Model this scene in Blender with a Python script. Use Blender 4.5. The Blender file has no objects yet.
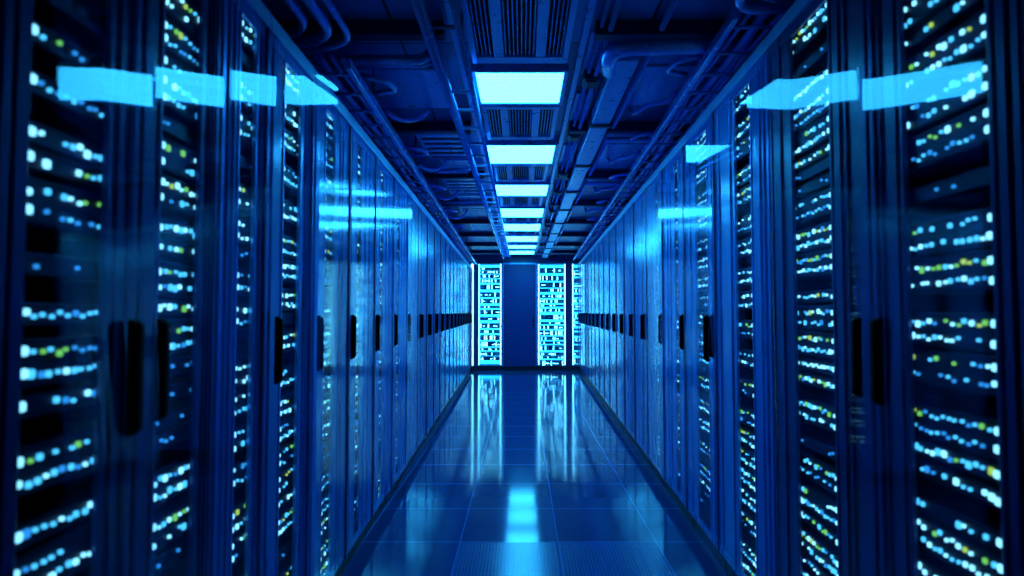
import bpy, bmesh, math, random
from mathutils import Vector, Matrix
random.seed(7)
C = bpy.context.scene.collection
sc = bpy.context.scene

# ------------------------------------------------------------------ camera, world, exposure
CAM_Z = 1.36
cd = bpy.data.cameras.new('camera'); cam = bpy.data.objects.new('camera', cd); C.objects.link(cam)
cd.sensor_width = 36.0; cd.lens = 600.0 / 1024.0 * 36.0
cd.shift_x = -10.0 / 1024.0
cd.clip_start = 0.02; cd.clip_end = 100
cd.dof.use_dof = True; cd.dof.focus_distance = 5.0; cd.dof.aperture_fstop = 1.9
cam.location = (0, 0, CAM_Z)
cam.rotation_euler = (math.radians(90 + 2.29), 0, 0)
sc.camera = cam
w = bpy.data.worlds.new('world'); sc.world = w; w.use_nodes = True
w.node_tree.nodes['Background'].inputs[0].default_value = (0.02, 0.12, 0.6, 1)
w.node_tree.nodes['Background'].inputs[1].default_value = 0.02
vs = sc.view_settings
vs.view_transform = 'Standard'; vs.look = 'None'; vs.gamma = 1; vs.use_curve_mapping = False; vs.exposure = 0.0
try:
    sc.cycles.use_denoising = True
    sc.cycles.max_bounces = 10; sc.cycles.glossy_bounces = 6; sc.cycles.transparent_max_bounces = 24
    sc.cycles.sample_clamp_indirect = 6
except Exception: pass

LAMP = 16.0          # radiance of the ceiling diffusers
END_GLOW = 8.0       # scale of the lit cabinets on the end wall
LED = 1.0

# ------------------------------------------------------------------ helpers
def new_mat(name):
    m = bpy.data.materials.new(name); m.use_nodes = True
    nt = m.node_tree; nt.nodes.clear()
    return m, nt, nt.nodes.new('ShaderNodeOutputMaterial')
def principled(name, col, rough=.4, metal=0, ior=1.5, aniso=0, noise=0, nscale=(40, 40, 2), bump=0, coat=0):
    m, nt, out = new_mat(name)
    p = nt.nodes.new('ShaderNodeBsdfPrincipled')
    p.inputs['Base Color'].default_value = (*col, 1); p.inputs['Roughness'].default_value = rough
    p.inputs['Metallic'].default_value = metal; p.inputs['IOR'].default_value = ior
    p.inputs['Anisotropic'].default_value = aniso; p.inputs['Coat Weight'].default_value = coat
    if aniso:
        t = nt.nodes.new('ShaderNodeTangent'); t.direction_type = 'RADIAL'; t.axis = 'Z'
        nt.links.new(t.outputs[0], p.inputs['Tangent'])
    if noise or bump:
        tc = nt.nodes.new('ShaderNodeTexCoord'); mp = nt.nodes.new('ShaderNodeMapping'); mp.inputs['Scale'].default_value = nscale
        nz = nt.nodes.new('ShaderNodeTexNoise'); nz.inputs['Scale'].default_value = 1; nz.inputs['Detail'].default_value = 4
        nt.links.new(tc.outputs['Object'], mp.inputs[0]); nt.links.new(mp.outputs[0], nz.inputs['Vector'])
        if noise:
            mr = nt.nodes.new('ShaderNodeMapRange'); mr.inputs[3].default_value = max(.02, rough - noise); mr.inputs[4].default_value = rough + noise
            nt.links.new(nz.outputs[0], mr.inputs[0]); nt.links.new(mr.outputs[0], p.inputs['Roughness'])
        if bump:
            b = nt.nodes.new('ShaderNodeBump'); b.inputs['Strength'].default_value = bump; b.inputs['Distance'].default_value = .002
            nt.links.new(nz.outputs[0], b.inputs['Height']); nt.links.new(b.outputs[0], p.inputs['Normal'])
    nt.links.new(p.outputs[0], out.inputs[0])
    return m
def emit(name, col, strength):
    m, nt, out = new_mat(name)
    e = nt.nodes.new('ShaderNodeEmission'); e.inputs[0].default_value = (*col, 1); e.inputs[1].default_value = strength
    nt.links.new(e.outputs[0], out.inputs[0]); return m
def clear_glass(name, ior, tint, rough):
    m, nt, out = new_mat(name)
    fr = nt.nodes.new('ShaderNodeFresnel'); fr.inputs[0].default_value = ior
    t = nt.nodes.new('ShaderNodeBsdfTransparent'); t.inputs[0].default_value = (*tint, 1)
    g = nt.nodes.new('ShaderNodeBsdfGlossy'); g.inputs['Roughness'].default_value = rough
    g.inputs['Anisotropy'].default_value = .6
    mx = nt.nodes.new('ShaderNodeMixShader')
    # only the front face of the slab reflects; its back face lets straight rays out
    ge = nt.nodes.new('ShaderNodeNewGeometry'); iv = nt.nodes.new('ShaderNodeMath'); iv.operation = 'SUBTRACT'; iv.inputs[0].default_value = 1
    ml = nt.nodes.new('ShaderNodeMath'); ml.operation = 'MULTIPLY'
    nt.links.new(ge.outputs['Backfacing'], iv.inputs[1]); nt.links.new(iv.outputs[0], ml.inputs[0]); nt.links.new(fr.outputs[0], ml.inputs[1])
    nt.links.new(ml.outputs[0], mx.inputs[0]); nt.links.new(t.outputs[0], mx.inputs[1]); nt.links.new(g.outputs[0], mx.inputs[2])
    nt.links.new(mx.outputs[0], out.inputs[0]); return m

M = {}
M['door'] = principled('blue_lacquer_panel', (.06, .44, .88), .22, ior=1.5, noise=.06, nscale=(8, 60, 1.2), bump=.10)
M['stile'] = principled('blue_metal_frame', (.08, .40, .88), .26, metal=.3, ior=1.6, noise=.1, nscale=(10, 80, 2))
M['stile_dark'] = principled('dark_metal_frame', (.014, .06, .22), .3, metal=.2, noise=.1, nscale=(10, 80, 2))  # near frames coloured dimmer, far from the lamps; also the dark edge strips
M['header'] = principled('header_steel', (.4, .75, .95), .45, metal=.9, noise=.08, nscale=(30, 30, 30))
M['body'] = principled('cabinet_steel', (.01, .03, .10), .5)
M['plinth'] = principled('plinth_black', (.003, .006, .02), .5)
M['handle'] = principled('handle_black', (.002, .002, .004), .55, ior=1.2)
M['chassis'] = principled('server_steel', (.006, .02, .06), .45, metal=.3)
M['face'] = principled('server_face', (.01, .04, .13), .35, metal=.4)
M['glass'] = clear_glass('clear_glass', 1.40, (.88, .95, 1), .025)
M['glass_mid'] = clear_glass('etched_glass', 1.5, (.86, .94, 1), .07)
M['glass_far'] = clear_glass('satin_glass', 1.6, (.8, .92, 1), .17)
M['door_near'] = principled('dimmed_lacquer_panel', (.012, .06, .22), .3, noise=.06, nscale=(8, 60, 1.2), bump=.1)  # shaded copy of the door lacquer: near dimness is put into the colour
M['ceiling_metal'] = principled('ceiling_metal', (.12, .45, .9), .3, metal=.4, noise=.1, nscale=(20, 20, 20))
M['ceiling_dark'] = principled('ceiling_dark_metal', (.01, .03, .10), .45, metal=.3)
M['pipe'] = principled('pipe_blue', (.11, .38, .88), .25, metal=.5, noise=.08, nscale=(25, 25, 25))
M['duct'] = principled('duct_steel', (.14, .5, .92), .3, metal=.4, noise=.1, nscale=(20, 20, 20))
M['cable'] = principled('cable_sheath', (.10, .26, .9), .22, ior=1.6)
M['cable_violet'] = principled('cable_sheath_violet', (.24, .28, .95), .22, ior=1.6)
M['black'] = principled('black_void', (.001, .002, .006), .8)
M['led_white'] = emit('led_white', (.25, .76, 1), 2.2 * LED)
M['led_cyan'] = emit('led_cyan', (.07, .56, 1), 1.6 * LED)
M['led_blue'] = emit('led_blue', (.03, .36, 1), 1.0 * LED)
M['led_green'] = emit('led_green', (.22, .80, .16), .9 * LED)
M['led_yellow'] = emit('led_yellow', (.50, .80, .14), .95 * LED)

# lamp diffuser with the prismatic mottling of a plastic cover
m, nt, out = new_mat('lamp_diffuser')
tc = nt.nodes.new('ShaderNodeTexCoord'); vo = nt.nodes.new('ShaderNodeTexVoronoi'); vo.inputs['Scale'].default_value = 55
nt.links.new(tc.outputs['Object'], vo.inputs['Vector'])
cr = nt.nodes.new('ShaderNodeMapRange'); cr.inputs[1].default_value = 0; cr.inputs[2].default_value = .8; cr.inputs[3].default_value = .8; cr.inputs[4].default_value = 1.15
nt.links.new(vo.outputs['Distance'], cr.inputs[0])
mm = nt.nodes.new('ShaderNodeMath'); mm.operation = 'MULTIPLY'; mm.inputs[1].default_value = LAMP
nt.links.new(cr.outputs[0], mm.inputs[0])
e = nt.nodes.new('ShaderNodeEmission'); e.inputs[0].default_value = (.028, .48, 1, 1)
nt.links.new(mm.outputs[0], e.inputs[1]); nt.links.new(e.outputs[0], out.inputs[0]); M['lamp'] = m

# raised floor: 0.6 m tiles with thin bright seams
def grid_floor():
    m, nt, out = new_mat('raised_floor_tiles')
    tc = nt.nodes.new('ShaderNodeTexCoord'); sp = nt.nodes.new('ShaderNodeSeparateXYZ'); nt.links.new(tc.outputs['Object'], sp.inputs[0])
    def seam(sock, off, pitch, wd):
        a = nt.nodes.new('ShaderNodeMath'); a.operation = 'ADD'; a.inputs[1].default_value = off; nt.links.new(sock, a.inputs[0])
        d = nt.nodes.new('ShaderNodeMath'); d.operation = 'DIVIDE'; d.inputs[1].default_value = pitch; nt.links.new(a.outputs[0], d.inputs[0])
        f = nt.nodes.new('ShaderNodeMath'); f.operation = 'FRACT'; nt.links.new(d.outputs[0], f.inputs[0])
        l = nt.nodes.new('ShaderNodeMath'); l.operation = 'LESS_THAN'; l.inputs[1].default_value = wd / pitch; nt.links.new(f.outputs[0], l.inputs[0])
        return l.outputs[0]
    s1 = seam(sp.outputs[0], 10 * .58 + .37, .58, .006); s2 = seam(sp.outputs[1], 12 - .006, .6, .007)
    mx = nt.nodes.new('ShaderNodeMath'); mx.operation = 'MAXIMUM'; nt.links.new(s1, mx.inputs[0]); nt.links.new(s2, mx.inputs[1])
    mc = nt.nodes.new('ShaderNodeMix'); mc.data_type = 'RGBA'
    mc.inputs[6].default_value = (.010, .06, .21, 1); mc.inputs[7].default_value = (.06, .26, .7, 1)
    nt.links.new(mx.outputs[0], mc.inputs[0])
    p = nt.nodes.new('ShaderNodeBsdfPrincipled'); p.inputs['IOR'].default_value = 1.5
    nt.links.new(mc.outputs[2], p.inputs['Base Color'])
    nz = nt.nodes.new('ShaderNodeTexNoise'); nz.inputs['Scale'].default_value = 3; nt.links.new(tc.outputs['Object'], nz.inputs['Vector'])
    mr = nt.nodes.new('ShaderNodeMapRange'); mr.inputs[3].default_value = .07; mr.inputs[4].default_value = .12; nt.links.new(nz.outputs[0], mr.inputs[0])
    nt.links.new(mr.outputs[0], p.inputs['Roughness'])
    nt.links.new(p.outputs[0], out.inputs[0]); return m
M['floor'] = grid_floor()
def panel_mat(name, c1, c2, rough):
    m, nt, out = new_mat(name)
    tc = nt.nodes.new('ShaderNodeTexCoord'); br = nt.nodes.new('ShaderNodeTexBrick'); br.offset = 0
    br.inputs['Color1'].default_value = (*c1, 1); br.inputs['Color2'].default_value = (*c2, 1); br.inputs['Mortar'].default_value = (.003, .01, .03, 1)
    br.inputs['Scale'].default_value = 1; br.inputs['Mortar Size'].default_value = .008; br.inputs['Brick Width'].default_value = .6; br.inputs['Row Height'].default_value = .735
    nt.links.new(tc.outputs['Object'], br.inputs['Vector'])
    p = nt.nodes.new('ShaderNodeBsdfPrincipled'); p.inputs['Roughness'].default_value = rough; p.inputs['Metallic'].default_value = .3
    nt.links.new(br.outputs[0], p.inputs['Base Color']); nt.links.new(p.outputs[0], out.inputs[0]); return m
M['ceiling'] = panel_mat('ceiling_panels', (.05, .26, .6), (.022, .11, .32), .4)
M['wall'] = principled('wall_paint', (.01, .04, .14), .6)
M['end_wall'] = principled('end_wall_paint', (.008, .035, .14), .4)
M['navy_door'] = principled('navy_door_paint', (.008, .04, .2), .45)

def box(bm, x0, x1, y0, y1, z0, z1, bev=0, mi=0):
    x0, x1 = min(x0, x1), max(x0, x1); y0, y1 = min(y0, y1), max(y0, y1); z0, z1 = min(z0, z1), max(z0, z1)
    v = [bm.verts.new(p) for p in ((x0, y0, z0), (x1, y0, z0), (x1, y1, z0), (x0, y1, z0), (x0, y0, z1), (x1, y0, z1), (x1, y1, z1), (x0, y1, z1))]
    fs = [bm.faces.new([v[i] for i in f]) for f in ((3, 2, 1, 0), (4, 5, 6, 7), (0, 1, 5, 4), (1, 2, 6, 5), (2, 3, 7, 6), (3, 0, 4, 7))]
    for f in fs: f.material_index = mi
    if bev:
        es = list({e for f in fs for e in f.edges})
        r = bmesh.ops.bevel(bm, geom=es, offset=bev, segments=2, affect='EDGES', profile=.5, clamp_overlap=True)
        for f in r['faces']: f.material_index = mi
def prism(bm, prof, y0, y1):
    a = [bm.verts.new((x, y0, z)) for x, z in prof]; b = [bm.verts.new((x, y1, z)) for x, z in prof]
    n = len(prof)
    bm.faces.new(a); bm.faces.new(b[::-1])
    for i in range(n): bm.faces.new((a[i], b[i], b[(i + 1) % n], a[(i + 1) % n]))
def tube(bm, pts, r, n=8):
    pts = [Vector(p) for p in pts]; rings = []; up = None
    for i, p in enumerate(pts):
        t = (pts[min(i + 1, len(pts) - 1)] - pts[max(i - 1, 0)]).normalized()
        if up is None: up = t.orthogonal().normalized()
        else: up = (up - t * up.dot(t)).normalized()
        sd = t.cross(up)
        rings.append([bm.verts.new(p + (up * math.cos(k * 2 * math.pi / n) + sd * math.sin(k * 2 * math.pi / n)) * r) for k in range(n)])
    for a, b in zip(rings, rings[1:]):
        for k in range(n):
            f = bm.faces.new((a[k], a[(k + 1) % n], b[(k + 1) % n], b[k])); f.smooth = True
    bm.faces.new(rings[0][::-1]); bm.faces.new(rings[-1])
def fillet(pts, r, n=6):
    pts = [Vector(p) for p in pts]; out = [pts[0]]
    for a, b, c in zip(pts, pts[1:], pts[2:]):
        d1 = (a - b); d2 = (c - b); q = min(r, d1.length * .49, d2.length * .49)
        p1 = b + d1.normalized() * q; p2 = b + d2.normalized() * q
        for k in range(n + 1):
            t = k / n; out.append(p1 * (1 - t) ** 2 + b * 2 * t * (1 - t) + p2 * t * t)
    out.append(pts[-1]); return out
def mesh(name, bm, *mats, keep=False):
    if not keep: bmesh.ops.recalc_face_normals(bm, faces=bm.faces)
    me = bpy.data.meshes.new(name); bm.to_mesh(me); bm.free()
    for m in mats: me.materials.append(M[m] if isinstance(m, str) else m)
    return me
def obj(name, data, parent=None, loc=(0, 0, 0)):
    o = bpy.data.objects.new(name, data); C.objects.link(o); o.location = loc
    if parent: o.parent = parent
    return o
def tag(o, label, cat, group=None):
    o['label'] = label; o['category'] = cat
    if group: o['group'] = group
    return o
def thing(name, label, cat, loc=(0, 0, 0), rz=0, group=None):
    o = bpy.data.objects.new(name, None); C.objects.link(o); o.location = loc; o.rotation_euler = (0, 0, rz)
    o.empty_display_size = .05
    return tag(o, label, cat, group)
def struct(name, bm, mat, parent=None):
    o = obj(name, mesh(name, bm, mat), parent)
    if not parent: o['kind'] = 'structure'
    return o
ORD = ['first', 'second', 'third', 'fourth', 'fifth', 'sixth', 'seventh', 'eighth', 'ninth', 'tenth', 'eleventh', 'twelfth', 'thirteenth', 'fourteenth', 'fifteenth', 'sixteenth', 'seventeenth', 'eighteenth', 'nineteenth', 'twentieth']
TENS = {20: 'twenty', 30: 'thirty', 40: 'forty', 50: 'fifty', 60: 'sixty'}
def ordw(i):                                     # i from 0
    if i < 20: return ORD[i]
    n = i + 1; t = n // 10 * 10
    return (TENS[t] + '-' + ORD[n - t - 1]) if n > t else TENS[t][:-1] + 'ieth'

# ------------------------------------------------------------------ the aisle
D = 14.0
CZ = 2.70
AL, KL = .825, .0242          # left row: face at x = -(AL + KL*y)
AR, KR = .945, .0267
TL, TR = 2.40, 2.50
def face(s, y): return -(AL + KL * y) if s > 0 else AR + KR * y

bm = bmesh.new(); box(bm, -2.2, 2.3, -1.3, D + .1, -.1, 0); struct('floor', bm, 'floor')
bm = bmesh.new(); box(bm, -2.2, 2.3, -1.3, D + .1, CZ, CZ + .1); struct('ceiling', bm, 'ceiling')
bm = bmesh.new(); box(bm, -2.2, -2.1, -1.3, D + .1, 0, CZ); struct('wall_left', bm, 'wall')
bm = bmesh.new(); box(bm, 2.2, 2.3, -1.3, D + .1, 0, CZ); struct('wall_right', bm, 'wall')
bm = bmesh.new(); box(bm, -2.1, 2.2, -1.4, -1.3, 0, CZ); struct('wall_near', bm, 'wall')
bm = bmesh.new(); box(bm, -2.1, 2.2, D + .62, D + .72, 0, CZ); struct('wall_far', bm, 'end_wall')
bm = bmesh.new(); box(bm, -2.1, 2.2, D, D + .62, 2.51, CZ); struct('trim_1', bm, 'end_wall')
bm = bmesh.new(); box(bm, -2.1, 2.2, D - .02, D + .62, 0, .10); struct('trim_2', bm, 'plinth')

# ------------------------------------------------------------------ ceiling lights
def ceiling_light(i, yc, ln, wd):
    xc = -.012
    t = thing('ceiling_light', f'glowing square ceiling light, {ordw(i)} of the centre row from the near end', 'ceiling light', (xc, yc, CZ), 0, 'ceiling lights along the aisle')
    bm = bmesh.new(); a, b = wd / 2, ln / 2; f = .025
    for q in ((-a - f, -a, -b - f, b + f), (a, a + f, -b - f, b + f), (-a, a, -b - f, -b), (-a, a, b, b + f)):
        box(bm, *q, -.045, 0, .004)
    obj('frame', mesh('light_frame', bm, 'ceiling_metal'), t)
    bm = bmesh.new(); box(bm, -a, a, -b, b, -.038, -.012, .004)
    obj('diffuser', mesh('diffuser', bm, 'lamp'), t)
LIGHTS = [(3.45, .48, .48), (4.92, .58, .54), (6.38, .58, .56), (7.84, .68, .57), (9.2, .76, .57), (10.65, .8, .57), (11.95, .62, .57), (13.1, .72, .55)]
for i, L in enumerate(LIGHTS): ceiling_light(i, *L)

# ------------------------------------------------------------------ server cabinets
LEDC = ['led_white', 'led_cyan', 'led_blue', 'led_green', 'led_yellow']
led_mesh = {}
for sz in (.017, .012, .008):
    for c in LEDC:
        bm = bmesh.new(); h = sz / 2; box(bm, -.004, .004, -h * .85, h * .85, -h, h, h * .45)
        led_mesh[{.017: .015, .012: .0105, .008: .0075}[sz], c] = mesh('indicator_light', bm, c)
def bowed_pane(s, y0, wall_w, u0, u1, z0, z1, th, aim, lim, base, at=None, lean=0):  # bow and lean are shaped so the pane reflects a ceiling light
    """glass or lacquer pane whose face is very slightly bowed along its width; returns bmesh"""
    n = 14; a0 = abs(face(s, 0)); k = KL if s > 0 else KR
    sl = []
    for i in range(n + 1):
        u = u0 + (u1 - u0) * i / n; y = y0 + u; P = Vector((-(a0 + k * y), y)); d = P.normalized()
        r = (Vector((0, aim)) - P).normalized(); nn = r - d
        sl.append(max(-lim, min(lim, -nn.y / nn.x + k)))
    off = [0]
    for i in range(n): off.append(off[-1] + (sl[i] + sl[i + 1]) / 2 * (u1 - u0) / n)
    mx = min(off); off = [o - mx + base for o in off]
    if at is not None:
        return off[min(n, max(0, round((at - u0) / (u1 - u0) * n)))]
    bm = bmesh.new(); sm = []
    cols = []
    for i in range(n + 1):
        u = u0 + (u1 - u0) * i / n
        cols.append([bm.verts.new((s * x, u, z)) for x, z in ((off[i] + lean * .9, z0), (off[i] - lean * 1.25, z1), (off[i] - th - lean * 1.25, z1), (off[i] - th + lean * .9, z0))])
    for a, b in zip(cols, cols[1:]):
        for q in range(4):
            f = bm.faces.new((a[q], a[(q + 1) % 4], b[(q + 1) % 4], b[q]))
            if q in (0, 2): sm.append(f); f.smooth = True
    bm.faces.new(cols[0]); bm.faces.new(cols[-1][::-1])
    # glass return closing the near side of a pane that stands off the frame
    c = cols[0]; q = [bm.verts.new(p) for p in [(v.co.x - s * .001 if k in (2, 3) else v.co.x - s * th, u, v.co.z) for u in (u0 - .0045, u0 - .0005) for k, v in enumerate(c)]]
    for k, (va, vb) in enumerate(zip(q[:4], q[4:])):
        if k in (2, 3): va.co.x = vb.co.x = s * .004
    for f in ((0, 1, 2, 3), (7, 6, 5, 4), (0, 4, 5, 1), (1, 5, 6, 2), (2, 6, 7, 3), (3, 7, 4, 0)): bm.faces.new([q[k] for k in f])
    bmesh.ops.recalc_face_normals(bm, faces=bm.faces)
    bmesh.ops.split_edges(bm, edges=[e for e in bm.edges if len(e.link_faces) == 2 and sum(f.smooth for f in e.link_faces) < 2])
    return bm
def flat_pane(s, u0, u1, z0, z1, th, base):
    bm = bmesh.new(); box(bm, s * base, s * (base - th), u0, u1, z0, z1, .0015); bmesh.ops.recalc_face_normals(bm, faces=bm.faces); return bm
SIDE = {1: 'left', -1: 'right'}
def cabinet(s, idx, y0, y1, win, hand, detail, aim=None, lim=.15, ribs=(), lean=0):
    side = SIDE[s]; top = TL if s > 0 else TR; W = y1 - y0; g = .004
    rz = math.atan(KL) if s > 0 else -math.atan(KR)
    look = 'blue server cabinet with lights glowing behind its glass' if win and detail else 'tall glossy blue server cabinet with black pull handle'
    if not win: look = 'tall unlit dark blue server cabinet at the edge of view'
    t = thing('server_cabinet', f'{look}, {ordw(idx)} in the {side} row', 'server cabinet', (face(s, y0), y0, 0), rz, f'server cabinets in the {side} row')
    # carcass
    dp = .72; bm = bmesh.new(); fd = .014; fr = -fd + .002
    box(bm, s * fr, s * -dp, g, .016, .11, top - .03); box(bm, s * fr, s * -dp, W - .016, W - g, .11, top - .03)
    box(bm, s * -dp, s * (-dp + .015), .016, W - .016, .11, top - .03)
    box(bm, s * fr, s * -dp, .016, W - .016, .11, .14); box(bm, s * fr, s * -dp, .016, W - .016, top - .05, top - .03)
    obj('carcass', mesh('carcass', bm, 'body'), t)
    bm = bmesh.new(); box(bm, s * -.035, s * -dp, g, W - g, 0, .11); obj('plinth', mesh('plinth', bm, 'plinth'), t)
    # bevelled steel header above the door
    bm = bmesh.new(); prism(bm, [(s * x, z) for x, z in ((-.03, top - .075), (.016, top - .075), (.012, top - .015), (-.02, top), (-dp, top), (-dp, top - .03), (-.03, top - .03))], .001, W - .001)
    obj('header', mesh('header', bm, 'header'), t)
    # door
    zb, zt = .115, top - .075; bm = bmesh.new(); fx0, fx1 = -.010, .004
    us = [(g, .026), (W - .026, W - g)]
    if win: us += [(win[0] - .016, win[0]), (win[1], win[1] + .016)]
    for a, b in us: box(bm, s * fx0, s * fx1, a, b, zb, zt, .003)
    for a, b in ribs: box(bm, s * fx0, s * (fx1 + .003), a, b, zb, zt, .003)
    box(bm, s * fx0, s * fx1, .026, W - .026, zb, zb + .04, .003); box(bm, s * fx0, s * fx1, .026, W - .026, zt - .04, zt, .003)
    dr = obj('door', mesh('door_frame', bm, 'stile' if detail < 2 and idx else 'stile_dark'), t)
    edges = sorted([.026, W - .026] + ([win[0] - .016, win[1] + .016] if win else []))
    cuts = list(zip(edges[0::2], edges[1::2]))
    for a, b in cuts:
        if b - a < .012: continue
        p = flat_pane(s, a, b, zb + .04, zt - .04, .005, 0)
        obj('panel', mesh('panel', p, 'door_near' if detail == 2 or not idx else 'door', keep=True), dr)  # near panels take the dimmed copy of the lacquer
    hx = 0
    if detail < 2 and idx:
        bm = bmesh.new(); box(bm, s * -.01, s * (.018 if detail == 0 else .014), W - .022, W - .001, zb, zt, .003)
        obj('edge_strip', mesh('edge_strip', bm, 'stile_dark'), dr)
    if win:
        ga = (s, y0, W, g + .002, W - (g + .002 if detail == 2 else .024), zb + .01, zt - .01, .003, aim, lim, .009 + max(0, lean * 1.25, -lean * .9))
        p = bowed_pane(*ga, lean=lean) if aim else flat_pane(s, g + .002, W - (g + .002 if detail == 2 else .024), zb + .01, zt - .01, .003, .011)
        obj('glass_pane', mesh('glass_pane', p, 'glass' if y0 < 2.45 else 'glass_mid' if y0 < 4.4 else 'glass_far', keep=True), dr)
        if hand is not None: hx = bowed_pane(*ga, at=hand) if aim else .011
    if hand is not None:
        bm = bmesh.new(); box(bm, s * (hx - .004), s * (hx + .008), hand - .015, hand + .015, 1.115, 1.345, .004)
        box(bm, s * (hx + .006), s * (hx + (.020 if detail else .034)), hand - .012, hand + .012, 1.122, 1.338, .006)
        obj('handle', mesh('handle', bm, 'handle'), dr)
    # servers
    if not win or not detail: return
    rnd = random.Random(100 * idx + (7 if s > 0 else 0)); ym = y0 + sum(win) / 2; sh = (fd - .004) * ym / abs(face(s, ym))
    zhi = min(top - .10, CAM_Z + .56 * (y0 + W)); zlo = max(.19, CAM_Z - .48 * (y0 + W))
    z = zhi; k = 0; n_u = max(3, int((win[1] - win[0]) / (.0195 if detail == 2 else .024)))
    face_m = {}
    while z > zlo:
        r = rnd.random(); units = 2 if r < (.42 if detail == 2 else .85) else 1; h = .0445 * units - .004
        z -= h + .004
        kind = 'double' if units == 2 else ('dim' if r > .86 else 'single')
        lk = {'double': 'two-row server with white and green lights', 'single': 'slim server with one row of lights', 'dim': 'slim mostly dark server'}[kind]
        lab = f'{lk}, {ordw(k)} from top in {ordw(idx)} {side} cabinet'
        loc = (face(s, y0), y0, 0); cz, sz_ = math.cos(rz), math.sin(rz); lx = s * -fd
        loc = (loc[0] + lx * cz, loc[1] + lx * sz_, z)
        grp = f'servers in the {ordw(idx)} {side} cabinet'
        leds = []
        if kind == 'double': rows = [(.72 * h, True), (.27 * h, False)]
        else: rows = [(.5 * h, rnd.random() < .5)]
        for zz, colourful in rows:
            drop = rnd.choice((.08, .22, .45)); row_dim = rnd.random() < .22
            for q in range(n_u):
                u = sh + win[0] + .008 + q * (win[1] - win[0] - .018) / max(1, n_u - 1) + rnd.uniform(-.003, .003)
                if kind == 'dim':
                    if rnd.random() < .8: continue
                    c = 'led_blue'; z_ = .0075
                elif q == 0:
                    c = 'led_white'; z_ = .015 if rnd.random() < .7 else .0105
                else:
                    if rnd.random() < drop: continue
                    x = rnd.random()
                    if colourful: c = 'led_green' if x < .17 else 'led_yellow' if x < .26 else 'led_white' if x < .58 else 'led_cyan' if x < .95 else 'led_blue'
                    else: c = 'led_white' if x < .36 else 'led_cyan' if x < .9 else 'led_blue'
                    x = rnd.random(); z_ = .015 if x < .16 else .0105 if x < .55 else .0075
                if row_dim and c in ('led_white', 'led_cyan') and q: c = 'led_blue' if rnd.random() < .5 else 'led_cyan'; z_ = .0075
                leds.append((u, zz + rnd.uniform(-.005, .005), c, z_))
        if detail >= 1:
            t2 = thing('rack_server', lab, 'server', loc, rz, grp)
            if units not in face_m:
                bm = bmesh.new(); box(bm, 0, s * -.55, .02, W - .02, 0, h, .002)
                for f_ in (.08, .92): box(bm, 0, s * .003, .022, W - .022, h * f_ - .0015, h * f_ + .0015)
                face_m[units] = mesh('chassis', bm, 'chassis')
            obj('chassis', face_m[units], t2)
            for u, zz, c, z_ in leds: obj('indicator_light', led_mesh[z_, c], t2, (s * .003, u, zz))
        z -= rnd.choice((.002, .008, .02, .045) if detail == 2 else (.004, .02, .045)); k += 1

# left row, near to far
LEFT = [(.40, .985, None, None, 0, None, ()),
        (.985, 1.33, (.035, .235), .215, 2, 3.45, ((.265, .274), (.305, .311))),
        (1.335, 1.695, (.08, .255), .024, 2, 3.45, ((.29, .296), (.31, .316))),
        (1.70, 2.02, (.125, .235), None, 1, 3.45, ((.04, .046), (.075, .081), (.27, .276))),
        (2.025, 2.495, (.165, .335), .035, 1, 3.45, ((.045, .052), (.39, .396), (.42, .426))),
        (2.50, 3.095, (.195, .335), .022, 1, None, ((.04, .046), (.42, .426), (.47, .476)))]
y = 3.10
while y < 13.6: LEFT.append((y, y + .595, (.17, .26), .05 if y < 4.9 else .10, 1 if y < 4.9 else 0, None, ((.04, .046), (.35, .356), (.45, .456)))); y += .6
RIGHT = [(.5, 1.18, None, None, 0, None, ()),
         (1.185, 1.69, (.055, .345), .405, 2, 3.45, ((.37, .376), (.44, .447), (.47, .476))),
         (1.695, 2.415, (.225, .51), .042, 2, 3.45, ((.11, .116), (.15, .156), (.60, .606))),
         (2.42, 3.185, (.22, .43), .56, 1, 3.45, ((.05, .056), (.10, .106), (.49, .496), (.67, .676))),
         (3.19, 3.845, (.14, .38), .03, 1, None, ((.04, .046), (.5, .506)))]
y = 3.85
while y < 13.4: RIGHT.append((y, y + .665, (.18, .27), .04 if y < 5 else .10, 1 if y < 5 else 0, None, ((.04, .046), (.4, .406), (.5, .506)))); y += .67
for s, row in ((1, LEFT), (-1, RIGHT)):
    for i, (a, b, win, hd, det, aim, ribs) in enumerate(row):
        cabinet(s, i, a, b, win, hd, det, aim if aim else (7.84 if win and b < 5.0 else None), .12, ribs, ({1: .046, 2: .018, 3: -.010, 4: -.026} if s > 0 else {1: .028, 2: -.010, 3: -.030}).get(i, 0))

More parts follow.
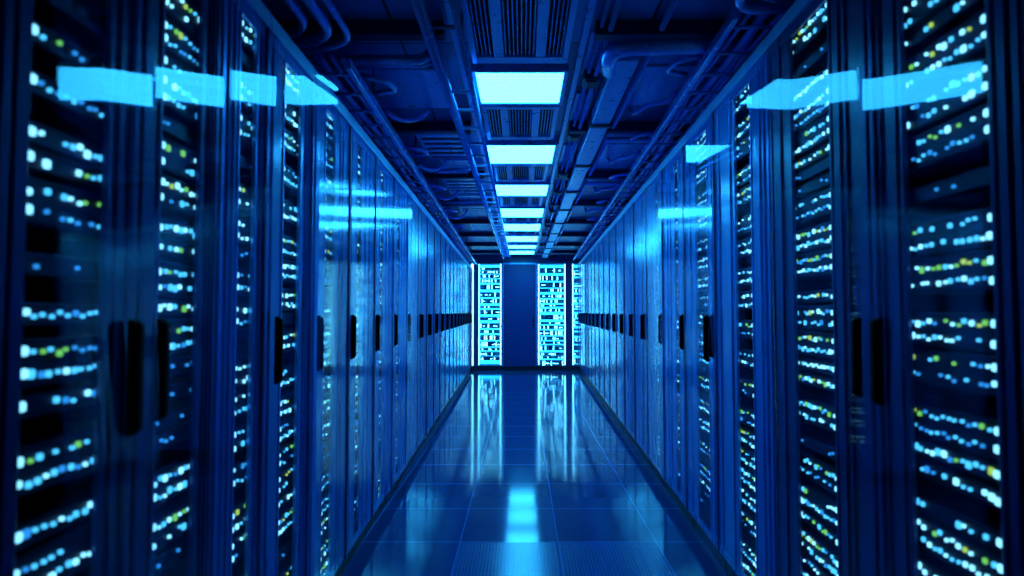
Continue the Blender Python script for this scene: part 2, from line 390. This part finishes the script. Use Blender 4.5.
# ------------------------------------------------------------------ end wall: lit cabinets and the navy door
M['back_glow'] = emit('cabinet_back_glow', (.01, .32, .75), .85 * END_GLOW)
M['teal'] = emit('teal_status', (.01, .38, .8), .8); M['strip'] = emit('light_strip', (.13, .72, 1), 1.8 * END_GLOW)
def end_cabinet(x0, x1, label, seed, n_lab):
    rnd = random.Random(seed); wd = x1 - x0; z0, z1 = .10, 2.51
    t = thing('display_cabinet', label, 'server cabinet', (x0, D, z0), 0)
    H = z1 - z0; bm = bmesh.new()
    box(bm, 0, .02, 0, .5, 0, H); box(bm, wd - .02, wd, 0, .5, 0, H); box(bm, .02, wd - .02, 0, .5, 0, .02); box(bm, .02, wd - .02, 0, .5, H - .02, H); box(bm, .02, wd - .02, .48, .5, .02, H - .02)
    obj('carcass', mesh('carcass', bm, 'body'), t)
    bm = bmesh.new(); box(bm, .02, wd - .02, .45, .47, .02, H - .02); obj('light_panel', mesh('light_panel', bm, 'back_glow'), t)
    for xx in (.022, wd - .034):
        bm = bmesh.new(); box(bm, xx, xx + .012, .01, .03, .03, H - .03, .003); obj('light_strip', mesh('light_strip', bm, 'strip'), t)
    bm = bmesh.new(); box(bm, .02, wd - .02, -.006, 0, .02, H - .02, .001); obj('glass_pane', mesh('glass_pane', bm, 'glass'), t)
    z = H - .08; k = 0
    while z > .12:
        h = rnd.choice((.08, .11, .15)); z -= h
        bm = bmesh.new(); h *= .86; box(bm, .05, wd - .05, .06, .40, 0, h - .012, .003)
        # port columns and status bars on the front
        x = .06
        while x < wd - .09:
            c = rnd.random(); ww = rnd.choice((.02, .03, .05, .08)); ww = min(ww, wd - .06 - x)
            if c < .9:
                if rnd.random() < .3: box(bm, x, x + ww, .052, .06, h * .35, h * .35 + .012, 0, 1 if rnd.random() < .6 else 2)
                else: box(bm, x, x + .012, .052, .06, .006, h - .02, 0, 1 if rnd.random() < .6 else 2)
                if rnd.random() < .5: box(bm, x, x + ww, .052, .06, h * .68, h * .68 + .01, 0, 2)
            x += ww + .012
        o = obj('rack_server', mesh('rack_server', bm, 'face', 'strip', 'teal'), None, (x0, D, z0 + z))
        tag(o, f'glowing server, {ordw(k)} from top in the {n_lab}', 'server', f'servers in the {n_lab}')
        z -= rnd.choice((.0, .01, .03)); k += 1
end_cabinet(-1.03, -.47, 'brightly lit glass server cabinet on the end wall, left of the navy door', 3, 'lit cabinet left of the navy door')
end_cabinet(.36, 1.03, 'brightly lit glass server cabinet on the end wall, right of the navy door', 5, 'lit cabinet right of the navy door')
end_cabinet(1.16, 1.36, 'narrow lit glass server cabinet in the far right corner', 8, 'narrow lit cabinet in the far right corner')
t = thing('light_strip', 'thin vertical white light strip in the far left corner of the end wall', 'light strip', (-1.16, D, .10))
bm = bmesh.new(); box(bm, -.03, .03, 0, .05, 0, 2.41, .004); obj('channel', mesh('channel', bm, 'ceiling_metal'), t)
bm = bmesh.new(); box(bm, -.02, .02, -.012, 0, .02, 2.39, .004); obj('diffuser', mesh('strip_diffuser', bm, 'strip'), t)
bm = bmesh.new(); box(bm, -2.1, -1.20, D, D + .62, .10, 2.51); struct('wall_far_left', bm, 'end_wall')
bm = bmesh.new(); box(bm, 1.37, 2.2, D, D + .62, .10, 2.51); struct('wall_far_right', bm, 'end_wall')
bm = bmesh.new(); box(bm, 1.035, 1.155, D, D + .62, .10, 2.51); struct('trim_3', bm, 'end_wall')
bm = bmesh.new(); box(bm, -1.125, -1.035, D, D + .62, .10, 2.51); struct('trim_4', bm, 'end_wall')
bm = bmesh.new(); box(bm, -.43, .32, D + .03, D + .08, .10, 2.47, .006); dr = struct('door_1', bm, 'navy_door')
bm = bmesh.new()
box(bm, -.465, -.43, D - .01, D + .12, .10, 2.51, .004); box(bm, .32, .355, D - .01, D + .12, .10, 2.51, .004); box(bm, -.43, .32, D - .01, D + .12, 2.47, 2.51, .004)
obj('door_frame', mesh('door_frame', bm, 'stile'), dr)
bm = bmesh.new(); box(bm, .25, .275, D + .0, D + .03, 1.0, 1.25, .005); obj('door_handle', mesh('door_handle', bm, 'handle'), dr)

# ------------------------------------------------------------------ ceiling services
bm = bmesh.new(); box(bm, -.335, -.305, 1.6, D, CZ - .03, CZ, .003); struct('trim_5', bm, 'ceiling_metal')
bm = bmesh.new(); box(bm, .285, .315, 1.6, D, CZ - .03, CZ, .003); struct('trim_6', bm, 'ceiling_metal')
# supply vents between the lights
gaps = [(2.35, 3.12)] + [(LIGHTS[i][0] + LIGHTS[i][1] / 2 + .10, LIGHTS[i + 1][0] - LIGHTS[i + 1][1] / 2 - .10) for i in range(7)]
for i, (a, b) in enumerate(gaps):
    wd = .25; yc = (a + b) / 2; hb = (b - a) / 2
    t = thing('air_vent', f'square slotted ceiling air vent, {ordw(i)} of the centre row from the near end', 'air vent', (-.012, yc, CZ), 0, 'ceiling vents between the lights')
    bm = bmesh.new()
    for q in ((-wd, -wd + .03, -hb, hb), (wd - .03, wd, -hb, hb), (-wd + .03, wd - .03, -hb, -hb + .05), (-wd + .03, wd - .03, hb - .08, hb)): box(bm, *q, -.03, 0, .004)
    for xx in (-.13, .08): box(bm, xx, xx + .05, -hb + .05, hb - .08, -.028, 0, .003)
    obj('frame', mesh('vent_frame', bm, 'ceiling_metal'), t)
    bm = bmesh.new(); box(bm, -wd + .03, wd - .03, -hb + .05, hb - .08, -.006, 0)
    obj('dark_opening', mesh('vent_opening', bm, 'black'), t)
    bm = bmesh.new(); n = 22
    for k in range(n):
        x = -wd + .04 + (2 * wd - .08) * k / (n - 1); box(bm, x - .0025, x + .0025, -hb + .05, hb - .08, -.022, -.008)
    obj('slats', mesh('vent_slats', bm, 'ceiling_metal' if i else 'pipe'), t)
# cross beams
n = 7
for k in range(9):
    yb = 2.70 + 1.47 * k
    for (x0, x1) in ((-1.25, -.36), (.34, 1.35)):
        bm = bmesh.new(); box(bm, x0, x1, yb, yb + .07, CZ - .07, CZ, .005); struct(f'trim_{n}', bm, 'ceiling_dark'); n += 1
# louvred return vents, left side
for i, (a, b, nl) in enumerate([(4.30, 5.0, 5), (5.75, 6.55, 5), (7.3, 8.0, 4), (8.75, 9.45, 4)]):
    t = thing('louver_vent', f'louvred ceiling vent left of the lights, {ordw(i)} from the near end', 'air vent', (-.60, (a + b) / 2, CZ), 0, 'louvred vents left of the lights')
    hb = (b - a) / 2; bm = bmesh.new()
    for q in ((-.18, -.16, -hb, hb), (.14, .16, -hb, hb), (-.16, .14, -hb, -hb + .02), (-.16, .14, hb - .02, hb)): box(bm, *q, -.05, 0, .003)
    obj('frame', mesh('louver_frame', bm, 'ceiling_metal'), t)
    bm = bmesh.new(); box(bm, -.16, .14, -hb + .02, hb - .02, -.006, 0); obj('dark_opening', mesh('louver_opening', bm, 'black'), t)
    bm = bmesh.new()
    for k in range(nl):
        yy = -hb + .02 + (2 * hb - .04) * (k + .5) / nl; box(bm, -.16, .14, yy - .035, yy + .03, -.045, -.03, .003)
    obj('louvers', mesh('louvers', bm, 'duct'), t)
# ladder of two pipes left of the lights
t = thing('pipe_ladder', 'long twin-pipe ladder with cross rungs left of the ceiling lights', 'pipe rack', (0, 0, CZ - .11))
for x, r in ((-.415, .026), (-.275, .016)):
    bm = bmesh.new(); tube(bm, [(x, 1.9, 0), (x, 13.7, 0)], r, 12); obj('pipe', mesh('pipe', bm, 'pipe'), t)
bm = bmesh.new(); box(bm, -.40, -.28, -.012, .012, -.008, .008, .003); rung = mesh('rung', bm, 'pipe')
for k in range(30): obj('rung', rung, t, (0, 3.3 + k * .34 + .03 * math.sin(k * 5), 0))
bm = bmesh.new(); box(bm, -.43, -.42, -.01, .01, 0, .11); box(bm, -.27, -.26, -.01, .01, 0, .11); box(bm, -.43, -.26, -.015, .015, .022, .03)
hg = mesh('hanger', bm, 'ceiling_dark')
for k in range(8): obj('hanger', hg, t, (0, 2.6 + 1.45 * k, 0))
# bright rectangular duct, right of the lights
t = thing('air_duct', 'bright rectangular air duct running along the ceiling right of the lights', 'air duct', (0, 0, CZ - .10))
bm = bmesh.new(); box(bm, .46, .58, 2.92, 13.7, 0, .09, .006); obj('duct_run', mesh('duct_run', bm, 'duct'), t)
bm = bmesh.new(); box(bm, .45, .59, -.025, .025, -.012, .10, .004); fl = mesh('flange', bm, 'ceiling_dark')
for k in range(9): obj('flange', fl, t, (0, 3.95 + 1.1 * k, 0))
bm = bmesh.new(); tube(bm, fillet([(.46, 3.1, .03), (.42, 2.82, .03), (.92, 2.80, .03), (1.0, 2.80, .09)], .16), .045, 12); obj('elbow', mesh('elbow', bm, 'pipe'), t)
for i, (x, zz, r) in enumerate(((.405, .045, .013), (.365, .03, .010), (.64, .04, .016))):
    bm = bmesh.new(); tube(bm, [(x, 1.9, CZ - zz), (x, 13.7, CZ - zz)], r, 8)
    o = obj('conduit', mesh('conduit', bm, 'pipe')); tag(o, ['thin conduit hugging the near side of the bright duct', 'thinnest conduit next to the ceiling lights on their right', 'conduit on the outer side of the bright duct'][i], 'conduit', 'straight conduits along the ceiling')
for i, yy in enumerate((3.3, 4.35, 5.55, 6.4, 7.6, 9.0)):
    bm = bmesh.new(); box(bm, -.045, .045, -.07, .07, -.07, 0, .008); box(bm, -.03, .03, -.05, .05, -.078, -.07, .003)
    o = obj('junction_box', mesh('junction_box', bm, 'ceiling_dark'), None, (.385, yy, CZ)); tag(o, f'small dark junction box right of the lights, {ordw(i)} from the near end', 'junction box', 'junction boxes right of the lights')
# pale access panels on the ceiling
PAN = [(-.70, 3.55, .46, .62), (.385, 3.05, .11, .5), (.385, 3.85, .11, .5), (.385, 5.0, .11, .55), (-.58, 5.35, .28, .3), (-.6, 6.95, .3, .3), (.86, 3.5, .42, .6), (.86, 5.1, .42, .8)]
for i, (x, yy, wx, wy) in enumerate(PAN):
    bm = bmesh.new(); box(bm, -wx / 2, wx / 2, -wy / 2, wy / 2, -.014, 0, .004)
    o = obj('ceiling_panel', mesh('ceiling_panel', bm, 'ceiling_metal'), None, (x, yy, CZ)); 
    tag(o, f'flat blue metal access panel on the ceiling {"left" if x < 0 else "right"} of the lights, {ordw(sum(1 for q in PAN[:i] if (q[0] < 0) == (x < 0)))} from the near end', 'ceiling panel', 'access panels on the ceiling')
# cross pipes
for i, (x0, x1, yy, r, zz) in enumerate([(-1.2, -.42, 2.86, .024, .12), (-1.2, -.42, 2.97, .014, .10), (-1.2, -.42, 5.25, .018, .10), (.6, 1.3, 4.28, .02, .1), (.6, 1.3, 5.75, .02, .1), (-1.25, -.42, 6.75, .02, .1)]):
    bm = bmesh.new(); tube(bm, fillet([(x0, yy, CZ - zz), (x1 if i > 2 else x1 - .05, yy, CZ - zz), (x1, yy + .03, CZ - .02)], .05), r, 10)
    o = obj('cross_pipe', mesh('cross_pipe', bm, 'pipe')); tag(o, f'blue pipe crossing the ceiling toward the {"left" if x0 < 0 else "right"} cabinets, {["nearest of four", "second of four from the near end", "third of four from the near end", "nearer of two", "farther of two", "farthest of four"][i]}', 'pipe', 'pipes crossing the ceiling')
# cable ladders above both rows
def tray(s):
    side = SIDE[s]; z = (TL if s > 0 else TR) + .05; rz = math.atan(KL) if s > 0 else -math.atan(KR)
    y0 = 2.6 if s > 0 else 2.35; t = thing('cable_ladder', f'long cable ladder hung from the ceiling above the {side} cabinets', 'cable ladder', (face(s, y0), y0, z), rz)
    i0, o0 = (.12, -.10) if s > 0 else (.15, -.08)
    for x in (i0, o0):
        bm = bmesh.new(); box(bm, s * (x - .012), s * (x + .012), 0, 11.1, -.02, .03, .004); obj('rail', mesh('rail', bm, 'pipe'), t)
    bm = bmesh.new(); tube(bm, [(s * i0, 0, 0), (s * o0, 0, 0)], .008, 6); rg = mesh('rung', bm, 'pipe')
    for k in range(44): obj('rung', rg, t, (0, .1 + k * .25, -.005))
    bm = bmesh.new(); tube(bm, [(s * i0, 0, .02), (s * i0, 0, CZ - z)], .006, 6); hr = mesh('hanger_rod', bm, 'ceiling_dark')
    for k in range(8): obj('hanger_rod', hr, t, (0, .5 + k * 1.45, 0))
    rnd = random.Random(3 if s > 0 else 4)
    for j in range(5):
        q = o0 + .03 + (i0 - o0 - .06) * j / 4; pts = []
        for k in range(60):
            yy = y0 + k * .189; pts.append((face(s, yy) + s * (q + .012 * math.sin(k * .55 + j * 2)), yy, z + .022 + .012 * (j % 2) + .006 * math.sin(k * .8 + j)))
        bm = bmesh.new(); tube(bm, pts, .011 + .003 * (j % 3), 8)
        o = obj('data_cable', mesh('data_cable', bm, 'cable' if j % 2 else 'cable_violet'))
        tag(o, f'{"blue" if j % 2 else "violet"} cable lying in the {side} cable ladder, {ordw(j)} strand from the cabinet side', 'cable', f'cables in the {side} cable ladder')
    # drop loops between the ladder and the ceiling
    for j in range(9):
        yy = 2.95 + j * .62; xi = face(s, yy) + s * (i0 + .015); zz = z + .03
        pts = fillet([(xi, yy - .22, zz + .02), (xi + s * .05, yy - .12, zz), (xi + s * .12, yy, zz + .03), (xi + s * .17, yy + .16, CZ - .10), (xi + s * .17, yy + .30, CZ - .02)] if j % 2 else
                     [(xi - s * .02, yy - .1, zz + .02), (xi + s * .10, yy - .08, zz), (xi + s * .12, yy + .1, zz + .02), (xi, yy + .14, zz + .02)], .12)
        bm = bmesh.new(); tube(bm, pts, .014, 8)
        o = obj('drop_cable', mesh('drop_cable', bm, 'cable_violet' if j % 3 else 'pipe'))
        tag(o, f'looped cable curling off the {side} cable ladder, {ordw(j)} from the near end', 'cable', f'loops off the {side} cable ladder')
tray(1); tray(-1)
# thick bent cables near the camera
for i, (dx, r) in enumerate(((0, .020), (.075, .022), (.14, .014))):
    bm = bmesh.new(); tube(bm, fillet([(-.86 + dx, 1.7, CZ - .19), (-.86 + dx, 2.40 + dx * .9, CZ - .19), (-1.35, 2.56 + dx * 1.1, CZ - .20)], .13), r, 12)
    o = obj('bent_cable', mesh('bent_pipe', bm, 'pipe')); tag(o, f'thick blue cable bending outward above the left cabinets, {["innermost", "middle", "outermost"][i]} of three', 'cable', 'bent cables above the left cabinets')
for i, (dx, r) in enumerate(((0, .022), (.07, .014))):
    bm = bmesh.new(); tube(bm, fillet([(.84 + dx, 1.7, CZ - .13), (.84 + dx, 2.36 - dx * .9, CZ - .13), (1.4, 2.32 - dx, CZ - .13)], .13), r, 12)
    o = obj('bent_cable', mesh('bent_pipe', bm, 'pipe')); tag(o, f'thick blue cable bending outward above the right cabinets, {["larger outer", "thinner inner"][i]} one', 'cable', 'bent cables above the right cabinets')

# perforated floor tiles near the camera
def perforated():
    m, nt, out = new_mat('perforated_tile')
    tc = nt.nodes.new('ShaderNodeTexCoord'); sp = nt.nodes.new('ShaderNodeSeparateXYZ'); nt.links.new(tc.outputs['Object'], sp.inputs[0]); acc = []
    for k in (0, 1):
        a = nt.nodes.new('ShaderNodeMath'); a.operation = 'MULTIPLY'; a.inputs[1].default_value = 55; nt.links.new(sp.outputs[k], a.inputs[0])
        f = nt.nodes.new('ShaderNodeMath'); f.operation = 'FRACT'; nt.links.new(a.outputs[0], f.inputs[0])
        l = nt.nodes.new('ShaderNodeMath'); l.operation = 'LESS_THAN'; l.inputs[1].default_value = .5; nt.links.new(f.outputs[0], l.inputs[0]); acc.append(l)
    mu = nt.nodes.new('ShaderNodeMath'); mu.operation = 'MULTIPLY'; nt.links.new(acc[0].outputs[0], mu.inputs[0]); nt.links.new(acc[1].outputs[0], mu.inputs[1])
    mc = nt.nodes.new('ShaderNodeMix'); mc.data_type = 'RGBA'; mc.inputs[6].default_value = (.03, .16, .46, 1); mc.inputs[7].default_value = (.002, .008, .03, 1)
    nt.links.new(mu.outputs[0], mc.inputs[0])
    p = nt.nodes.new('ShaderNodeBsdfPrincipled'); p.inputs['Roughness'].default_value = .18; nt.links.new(mc.outputs[2], p.inputs['Base Color'])
    nt.links.new(p.outputs[0], out.inputs[0]); return m
M['perforated'] = perforated()
for i, x in enumerate((-.08, .50)):
    bm = bmesh.new(); box(bm, -.284, .284, -.294, .294, -.002, .003, .001)
    o = obj('perforated_tile', mesh('floor_tile', bm, 'perforated'), None, (x, 3.30, 0))
    tag(o, f'perforated blue floor tile at the bottom of the aisle, {"middle" if i == 0 else "right"} one of the two', 'floor tile', 'perforated floor tiles')
